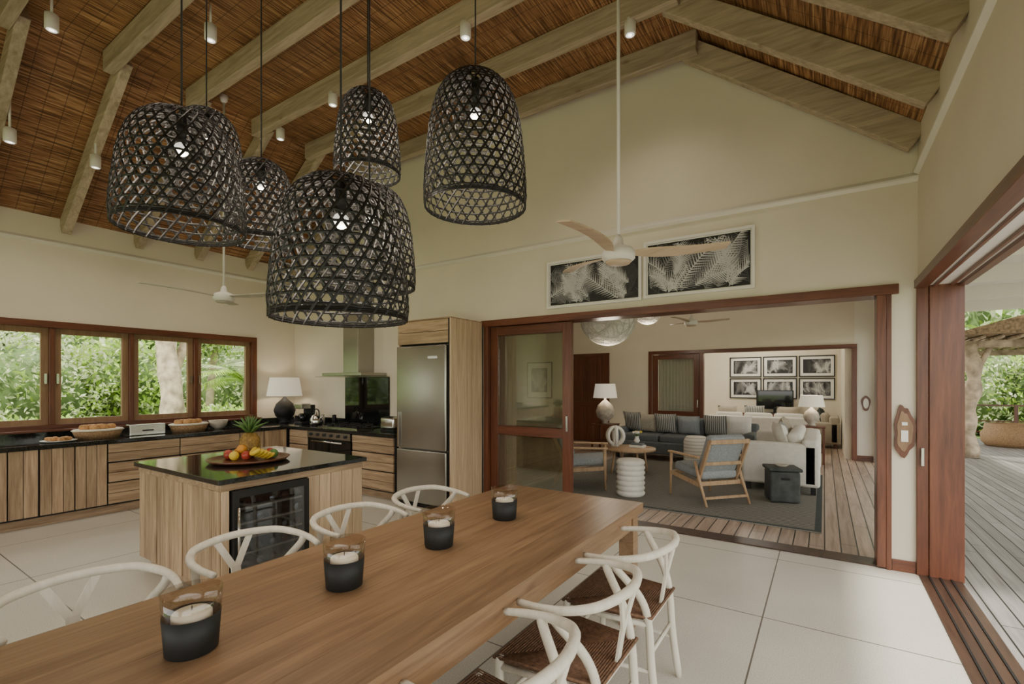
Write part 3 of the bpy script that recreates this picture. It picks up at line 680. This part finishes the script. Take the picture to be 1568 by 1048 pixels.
def sofa(name,loc,rz,L,D,mat,legm,zs=.42,za=.60,zb=.74,pil=(),nb=3):
    m=MB(name,loc,rz); a=.16
    m.rbox((0,0,.24),(L-.02,D-.04,.24),.03,mat); m.rbox((0,-D/2+.11,(zb+.10)/2),(L,.20,zb-.10),.05,mat)
    for s in (-1,1): m.rbox((s*(L/2-a/2),0,(za+.10)/2),(a,D,za-.10),.045,mat)
    w=(L-2*a)/nb
    for i in range(nb):
        x=-L/2+a+w*(i+.5); m.rbox((x,.08,.42),(w-.01,D-.24,.15),.045,mat); m.rbox((x,-D/2+.28,.64),(w-.02,.18,.36),.07,mat,RX(-.15))
    for s in (-1,1):
        for t in (-1,1): m.box((s*(L/2-.08)-.03,t*(D/2-.08)-.03,0),(s*(L/2-.08)+.03,t*(D/2-.08)+.03,.12),legm)
    for (x,y,z,sz,pm,az) in pil: m.pillow((x,y,z),sz,sz*.95,.16,pm,RZ(az)@RX(-.3))
    return m.done()
sofa('sofa',(-2.33,9.78,0),pi,2.6,.92,GREY,BLACK,pil=((-1.0,.0,.70,.44,CREAM,.2),(-.6,.0,.70,.44,PSTR,-.1),(-.1,-.0,.68,.42,GREYL,.1),(.35,.0,.70,.44,PSTR,0),(.75,0,.69,.42,BEIGE,.1),(1.02,0.02,.72,.44,PSTR,-.3)))
sofa('sofa',(-.51,8.42,.015),pi/2,1.95,.94,CREAM,BLACK,za=.68,zb=.74,nb=2,pil=((-.60,.0,.74,.42,CREAM,.3),(-.2,0,.72,.42,PSTR,0),(.5,0,.74,.46,BEIGE,0)))
sofa('sofa',(-1.3,12.75,0),0,2.2,.9,CREAM,MAH,pil=((-.7,0,.76,.44,BEIGE,0),(-.1,0,.78,.44,PSTR,0),(.6,0,.76,.46,BEIGE,0)))
sofa('armchair',(-.04,13.65,0),pi/2,.8,.7,BEIGE,MAH,nb=1,pil=((0,0,.74,.42,DARKF,0),)) 
def lounge(loc,rz):
    m=MB('lounge_chair',loc,rz); W=.31
    for s in (-1,1):
        x=s*W
        m.tube([(x,.34,0),(x,.32,.56)],[.014,.020],TEAK,8); m.tube([(x,-.40,0),(x,-.26,.30),(x,-.18,.52)],[.014,.020,.018],TEAK,8)
        m.rbox((x,.06,.575),(.055,.62,.028),.012,TEAK); m.seg((x,.33,.30),(x,-.28,.24),.022,.05,TEAK)
        m.seg((s*(W-.035),-.18,.24),(s*(W-.035),-.42,.80),.025,.045,TEAK)
    for y,z in ((.32,.30),(-.25,.25)): m.seg((-W,y,z),(W,y,z),.025,.05,TEAK)
    m.seg((-W+.03,-.42,.78),(W-.03,-.42,.78),.03,.05,TEAK); m.seg((-W+.03,-.30,.50),(W-.03,-.30,.50),.02,.04,TEAK)
    m.seg((-W,-.37,.10),(W,-.37,.10),.02,.03,TEAK)
    m.rbox((0,.04,.37),(.54,.58,.12),.05,GREYL,RX(.09)); m.rbox((0,-.27,.62),(.52,.12,.50),.05,GREYL,RX(.40))
    return m.done()
fx,fy=-.75,.66
lounge((-1.27,6.55,.018),math.atan2(-fx,fy)); lounge((-2.98,6.45,.018),math.atan2(-.9,.35))
m=MB('ribbed_stool',(-2.17,6.22,.013)); pr=[]
for i in range(57):
    z=.47*i/56; pr.append((.168+.020*abs(math.sin(i/56*pi*7)),z))
pr+= [(.16,.475),(.01,.475)]; m.lathe(pr,(0,0,0),CREAM,32); m.done()
CHAR=plain('charcoal_wood',(.06,.065,.065),.7,var=.4,scale=8)
m=MB('drum_side_table',(-.45,6.98,.015),.3); m.rbox((0,0,.195),(.34,.34,.39),.03,CHAR); m.rbox((0,0,.41),(.38,.38,.04),.015,CHAR)
m.rbox((0,-.172,.30),(.10,.012,.03),.005,BLACK); m.lathe([(.05,0),(.08,.025),(.075,.025),(.02,.008)],(0,0,.43),CERAM,18); m.done()
m=MB('coffee_table',(-2.72,7.75,.014)); m.lathe([(.38,.38),(.42,.385),(.42,.42),(.01,.42)],(0,0,0),TEAK,36)
for i in range(4): a=pi/4+i*pi/2; m.cyl((.32*math.cos(a),.32*math.sin(a),.004),(.26*math.cos(a),.26*math.sin(a),.39),.016,TEAK,.022,10)
m.rbox((.1,.1,.44),(.24,.18,.04),.008,CREAM); m.rbox((.1,.1,.475),(.2,.15,.03),.008,GREY); m.done()
m=MB('vase_of_flowers',(-2.63,7.85,.506)); m.lathe([(.03,0),(.05,.04),(.03,.09),(.035,.11)],(0,0,0),WHITE,14)
for i in range(12):
    a=i*2.4; r=.02+.06*(i%4)/3; m.cyl((0,0,.09),(r*math.cos(a),r*math.sin(a),.17),.003,GREEN,n=4); m.ball((r*math.cos(a),r*math.sin(a),.18),.022,(YEL,WHITE,CREAM)[i%3],8)
m.done()
m=MB('coral_sculpture',(-2.98,7.78,.435)); 
for a in (0,1.05,2.1): m.tube([RZ(a)@Vector((.15*math.cos(t),0,.178+.15*math.sin(t))) for t in [2*pi*i/20 for i in range(20)]],.028,WHITE,8,True)
m.box((-.05,-.05,0),(.05,.05,.03),WHITE); m.done()
m=MB('drum_stool',(-1.85,8.62,.013)); m.lathe([(.17,0),(.2,.05),(.2,.5),(.17,.56),(.15,.58),(.01,.58)],(0,0,0),RIBS,24); m.done()
def stable(loc,h,w=.5):
    m=MB('side_table',loc); m.box((-w/2,-w/2,h-.03),(w/2,w/2,h),MAH); m.box((-w/2+.03,-w/2+.03,h*.3),(w/2-.03,w/2-.03,h*.3+.02),MAH)
    for s in (-1,1):
        for t in (-1,1): m.box((s*(w/2-.03)-.02,t*(w/2-.03)-.02,0),(s*(w/2-.03)+.02,t*(w/2-.03)+.02,h-.03),MAH)
    m.done(.004)
stable((-4.15,10.2,0),.60); tlamp((-4.15,10.2,.601),.92,.27,CERAM,.32,e=18)
stable((-.2,10.75,0),.70,.45); tlamp((-.2,10.75,.701),.60,.22,CERAM,.22,e=18)
def globe(x,y,z,r,zt,e):
    m=MB('paper_globe_pendant',(x,y,z)); k=30; rn=random.Random(3)
    m.lathe([(max(.02,(r-.01)*math.sin(pi*(i+.5)/(2*k))),-(r-.01)*math.cos(pi*(i+.5)/(2*k))) for i in range(2*k)],(0,0,0),PAPER,36); m.cyl((0,0,r),(0,0,zt-z),.005,BLACK,n=6)
    for q in range(46):
        ax=Vector((rn.gauss(0,1),rn.gauss(0,1),rn.gauss(0,1))).normalized(); u=ax.orthogonal().normalized(); v=ax.cross(u); h=rn.uniform(-.5,.5)*r; rr=math.sqrt(r*r-h*h)
        m.tube([ax*h+(u*math.cos(2*pi*i/28)+v*math.sin(2*pi*i/28))*rr for i in range(28)],.006,CREAM,4,True)
    m.done(); plight('globe_glow',(x,y,z-r-.12),e,.15)
globe(-2.68,6.7,2.48,.41,3.4,12); globe(-2.9,9.3,2.95,.28,3.4,22)
fan(-1.9,8.5,2.55,3.4,.3,BLADE,.6,-.2)
m=MB('framed_picture',(-6.6,YL-.002,1.6)); m.box((-.4,-.03,-.5),(.4,0,.5),BLACK); m.box((-.37,-.034,-.47),(.37,-.03,.47),WHITE); m.box((-.25,-.036,-.33),(.25,-.034,.33),INK[0]); fronds(m,.25,.33,-.0365,20,24); m.done()
plight('tv_room_fill',(-1.5,13.0,2.6),60,.2,(1,.93,.82))  # added fill light to brighten the TV room, no fixture behind it
# ------------------------------------------------------------------ outside
m=MB('ground'); m.box((-70,-50,-.5),(70,90,-.15),SOIL); m.done()
m=MB('veranda_roof'); m.box((.875,3.0,3.0),(3.6,12.2,3.08),WALLW)
for y in (3.6,5.2,6.8,8.4,10.0,11.6): m.box((.875,y,2.80),(3.6,y+.12,3.0),WALLW)
m.box((3.5,3.0,2.76),(3.62,12.2,3.0),WALLW)
for y in (3.05,12.1): m.cyl((3.56,y,-.012),(3.56,y,2.76),.07,BARK,n=12)
m.done()
m=MB('pergola'); pp=crom([(2.52,13.3,-.012),(2.47,13.32,.8),(2.56,13.28,1.6),(2.5,13.3,2.3)],5)
m.tube(pp,[.13+.03*math.sin(i*1.7) for i in range(len(pp))],BARK,10); m.cyl((6.6,13.3,-.012),(6.6,13.3,2.3),.12,BARK,n=10); m.cyl((2.5,17.2,-.012),(2.5,17.2,2.3),.12,BARK,n=10); m.cyl((6.6,17.2,-.012),(6.6,17.2,2.3),.12,BARK,n=10)
m.tube([(2.5,13.3,1.5),(2.8,13.3,2.25)],[.06,.05],BARK,8)
m.seg((2.1,13.3,2.30),(7,13.3,2.30),.14,.14,BARK); m.seg((2.1,17.2,2.30),(7,17.2,2.30),.14,.14,BARK)
for i in range(18): x=2.3+i*.26; m.cyl((x,12.6,2.40),(x,17.8,2.40),.04,BARK,n=6)
m.prism([(2.0,2.44),(7.2,2.44),(4.6,3.25)],12.4,18,'y',THATCH); m.done()
m=MB('deck_railing'); 
m.seg((1.2,17.8,.92),(9.4,17.8,.92),.08,.04,MAHX); m.seg((1.2,17.8,.5),(9.4,17.8,.5),.03,.03,MAHX); m.seg((1.2,17.8,.2),(9.4,17.8,.2),.03,.03,MAHX)
for i in range(9): m.box((1.2+i,17.75,-.012),(1.27+i,17.82,.92),MAH)
m.done()
m=MB('rattan_daybed',(3.75,16.2,-.012)); m.lathe([(.42,0),(.50,.1),(.52,.3),(.46,.40),(.44,.55),(.40,.55),(.40,.36),(.01,.36)],(0,0,0),RATT,28); m.lathe([(.38,.36),(.39,.42),(.34,.46),(.01,.46)],(0,0,0),CREAM,28); m.done()
def leaves(name,n,R,ls,mats,seed=1):
    rnd=random.Random(seed); m=MB(name)
    for i in range(n):
        z=rnd.uniform(-1,1); a=rnd.uniform(0,2*pi); rr=math.sqrt(1-z*z); lump=1+.16*math.sin(3*a+seed)*math.cos(4*z+seed)+.1*math.sin(7*a)*math.sin(9*z)
        r=rnd.uniform(.78,1.05)*lump; p=Vector((rr*math.cos(a)*R[0],rr*math.sin(a)*R[1],z*R[2]))*r
        d=Vector((rnd.gauss(0,1),rnd.gauss(0,1),rnd.gauss(.1,1))).normalized(); q=d.cross(Vector((rnd.gauss(0,1),rnd.gauss(0,1),rnd.gauss(0,1)))).normalized(); L=ls*rnd.uniform(.6,1.4)
        m.add([p,p+d*L*.5+q*L*.22,p+d*L,p+d*L*.5-q*L*.22],[(0,1,2,3)],mats[rnd.randrange(len(mats))])
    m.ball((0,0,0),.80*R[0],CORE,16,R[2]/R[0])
    return m.mesh()
B1=leaves('bush_a',5000,(1,1,.8),.12,[L1,L1,L1,L3],1)
B2=leaves('bush_b',5200,(1,1,1),.10,[L2,L1,L1,L3],2)
B3=leaves('bush_c',5200,(1,1,1.1),.09,[L3,L3,L3,L1],3)
def put(me,name,loc,s,rz=0,sz=None):
    o=link(bpy.data.objects.new(name,me)); o.location=loc; o.scale=(s,s,sz or s); o.rotation_euler=(0,0,rz); return o
rnd=random.Random(5)
for i in range(14): put(B1,'hedge_bush',(-10.9+rnd.uniform(-.3,.3),-2+i*1.2,.22+rnd.uniform(-.1,.1)),.9,rnd.uniform(0,6),.85)
for i in range(13): put((B3,B1,B3,B2)[i%4],'garden_shrub',(-18+rnd.uniform(-1.2,1.2),-6+i*2.4,1.0+rnd.uniform(-.3,.5)),1.7,rnd.uniform(0,6))
for i in range(10): put((B3,B3,B2)[i%3],'tree_foliage',(-26+rnd.uniform(-1.5,1.5),-12+i*4.6,3.4+rnd.uniform(-.8,1)),3.7,rnd.uniform(0,6))
for i in range(4): put((B2,B1)[i%2],'tree_foliage',(-14.5+rnd.uniform(-.6,.6),-1+i*3.6,3.6+rnd.uniform(-.2,.4)),1.2,rnd.uniform(0,6))
for i in range(9): put((B2,B1,B3)[i%3],'garden_shrub',(.5+i*1.8,21+rnd.uniform(-.8,.8),1.0+rnd.uniform(0,.6)),1.6,rnd.uniform(0,6))
for i in range(6): put((B3,B2)[i%2],'tree_foliage',(-2+i*5,31+rnd.uniform(-1,1),3.5),4.2,rnd.uniform(0,6))
for i in range(6): put((B1,B2)[i%2],'garden_shrub',(13+rnd.uniform(-1,1),-4+i*4,1.2),2.2,rnd.uniform(0,6))
m=MB('tree_trunk'); pp=crom([(-12.3,4.75,-.2),(-12.3,4.8,1.2),(-12.35,4.7,2.6),(-12.2,4.9,5)],5); m.tube(pp,[.24-.004*i+.02*math.sin(i*2) for i in range(len(pp))],BARK,12)
m.tube([(-12.32,4.75,1.5),(-12.5,5.2,2.6),(-12.6,5.7,4.2)],[.12,.10,.07],BARK,8)
m.tube([(-15.5,2.0,-.2),(-15.4,2.1,2),(-15.8,1.6,5)],[.16,.13,.1],BARK,8); m.tube([(-14.5,6.5,-.2),(-14.6,6.7,2),(-14.2,7.1,5)],[.12,.1,.08],BARK,8); m.done()
def palm(loc,s,hh,seed):
    r=random.Random(seed); m=MB('palm_tree',loc); m.tube([(0,0,-.3),(.05,0,hh)],[.13,.10],BARK,10)
    for k in range(17):
        a=k*2.4; up=r.uniform(.3,1.2); L=r.uniform(1.2,1.6)*s; pts=[]
        for i in range(12):
            t=i/11; pts.append(Vector((math.cos(a)*L*t*math.cos(up*(1-t*.4)),math.sin(a)*L*t*math.cos(up*(1-t*.4)),hh+L*(math.sin(up)*t-.6*t*t))))
        m.tube(pts,[.018*(1-i/13) for i in range(12)],L1,5)
        for i in range(1,11):
            for u in (.0,.5):
                p=pts[i].lerp(pts[i+1],u); d=(pts[i+1]-pts[i]).normalized(); sd=d.cross(Vector((0,0,1))).normalized()
                for g in (-1,1):
                    q=p+(sd*g*.8+d*.6+Vector((0,0,-.25)))*.40*s*math.sin(.3+2.6*i/12); w=d*.028*s; m.add([p-w,p+w,q],[(0,1,2)],L3 if k%2 else L1)
    return m.done()
palm((-12.6,6.6,0),1.1,1.5,3); palm((-14.2,8.4,0),1.2,1.9,5); palm((-15,.8,0),1.2,1.8,8)
# ------------------------------------------------------------------ lights / world / camera
w=bpy.data.worlds.new('World'); bpy.context.scene.world=w; w.use_nodes=True; nt=w.node_tree; bg=nt.nodes['Background']
sky=nt.nodes.new('ShaderNodeTexSky'); sky.sky_type='HOSEK_WILKIE'; sky.turbidity=6; sky.ground_albedo=.4
az=math.radians(250); sky.sun_direction=(math.cos(az)*.5,math.sin(az)*.5,.86)
mx=nt.nodes.new('ShaderNodeMix'); mx.data_type='RGBA'; mx.inputs[0].default_value=.75; mx.inputs[7].default_value=(1.0,.97,.90,1)
nt.links.new(sky.outputs[0],mx.inputs[6]); nt.links.new(mx.outputs[2],bg.inputs['Color']); bg.inputs['Strength'].default_value=4.8
s=bpy.data.lights.new('sun','SUN'); s.energy=7; s.angle=math.radians(6); s.color=(1,.94,.83); so=link(bpy.data.objects.new('sun',s))
so.rotation_euler=Vector((.25,-.5,.84)).to_track_quat('Z','Y').to_euler()
cd=bpy.data.cameras.new('camera'); cam=link(bpy.data.objects.new('camera',cd)); cam.location=(0,0,1.5)
cam.rotation_euler=(pi/2,0,math.radians(33.2)); cd.sensor_width=36; cd.lens=36*730/1568; cd.shift_y=64/1568; cd.clip_start=.05; cd.clip_end=300
bpy.context.scene.camera=cam
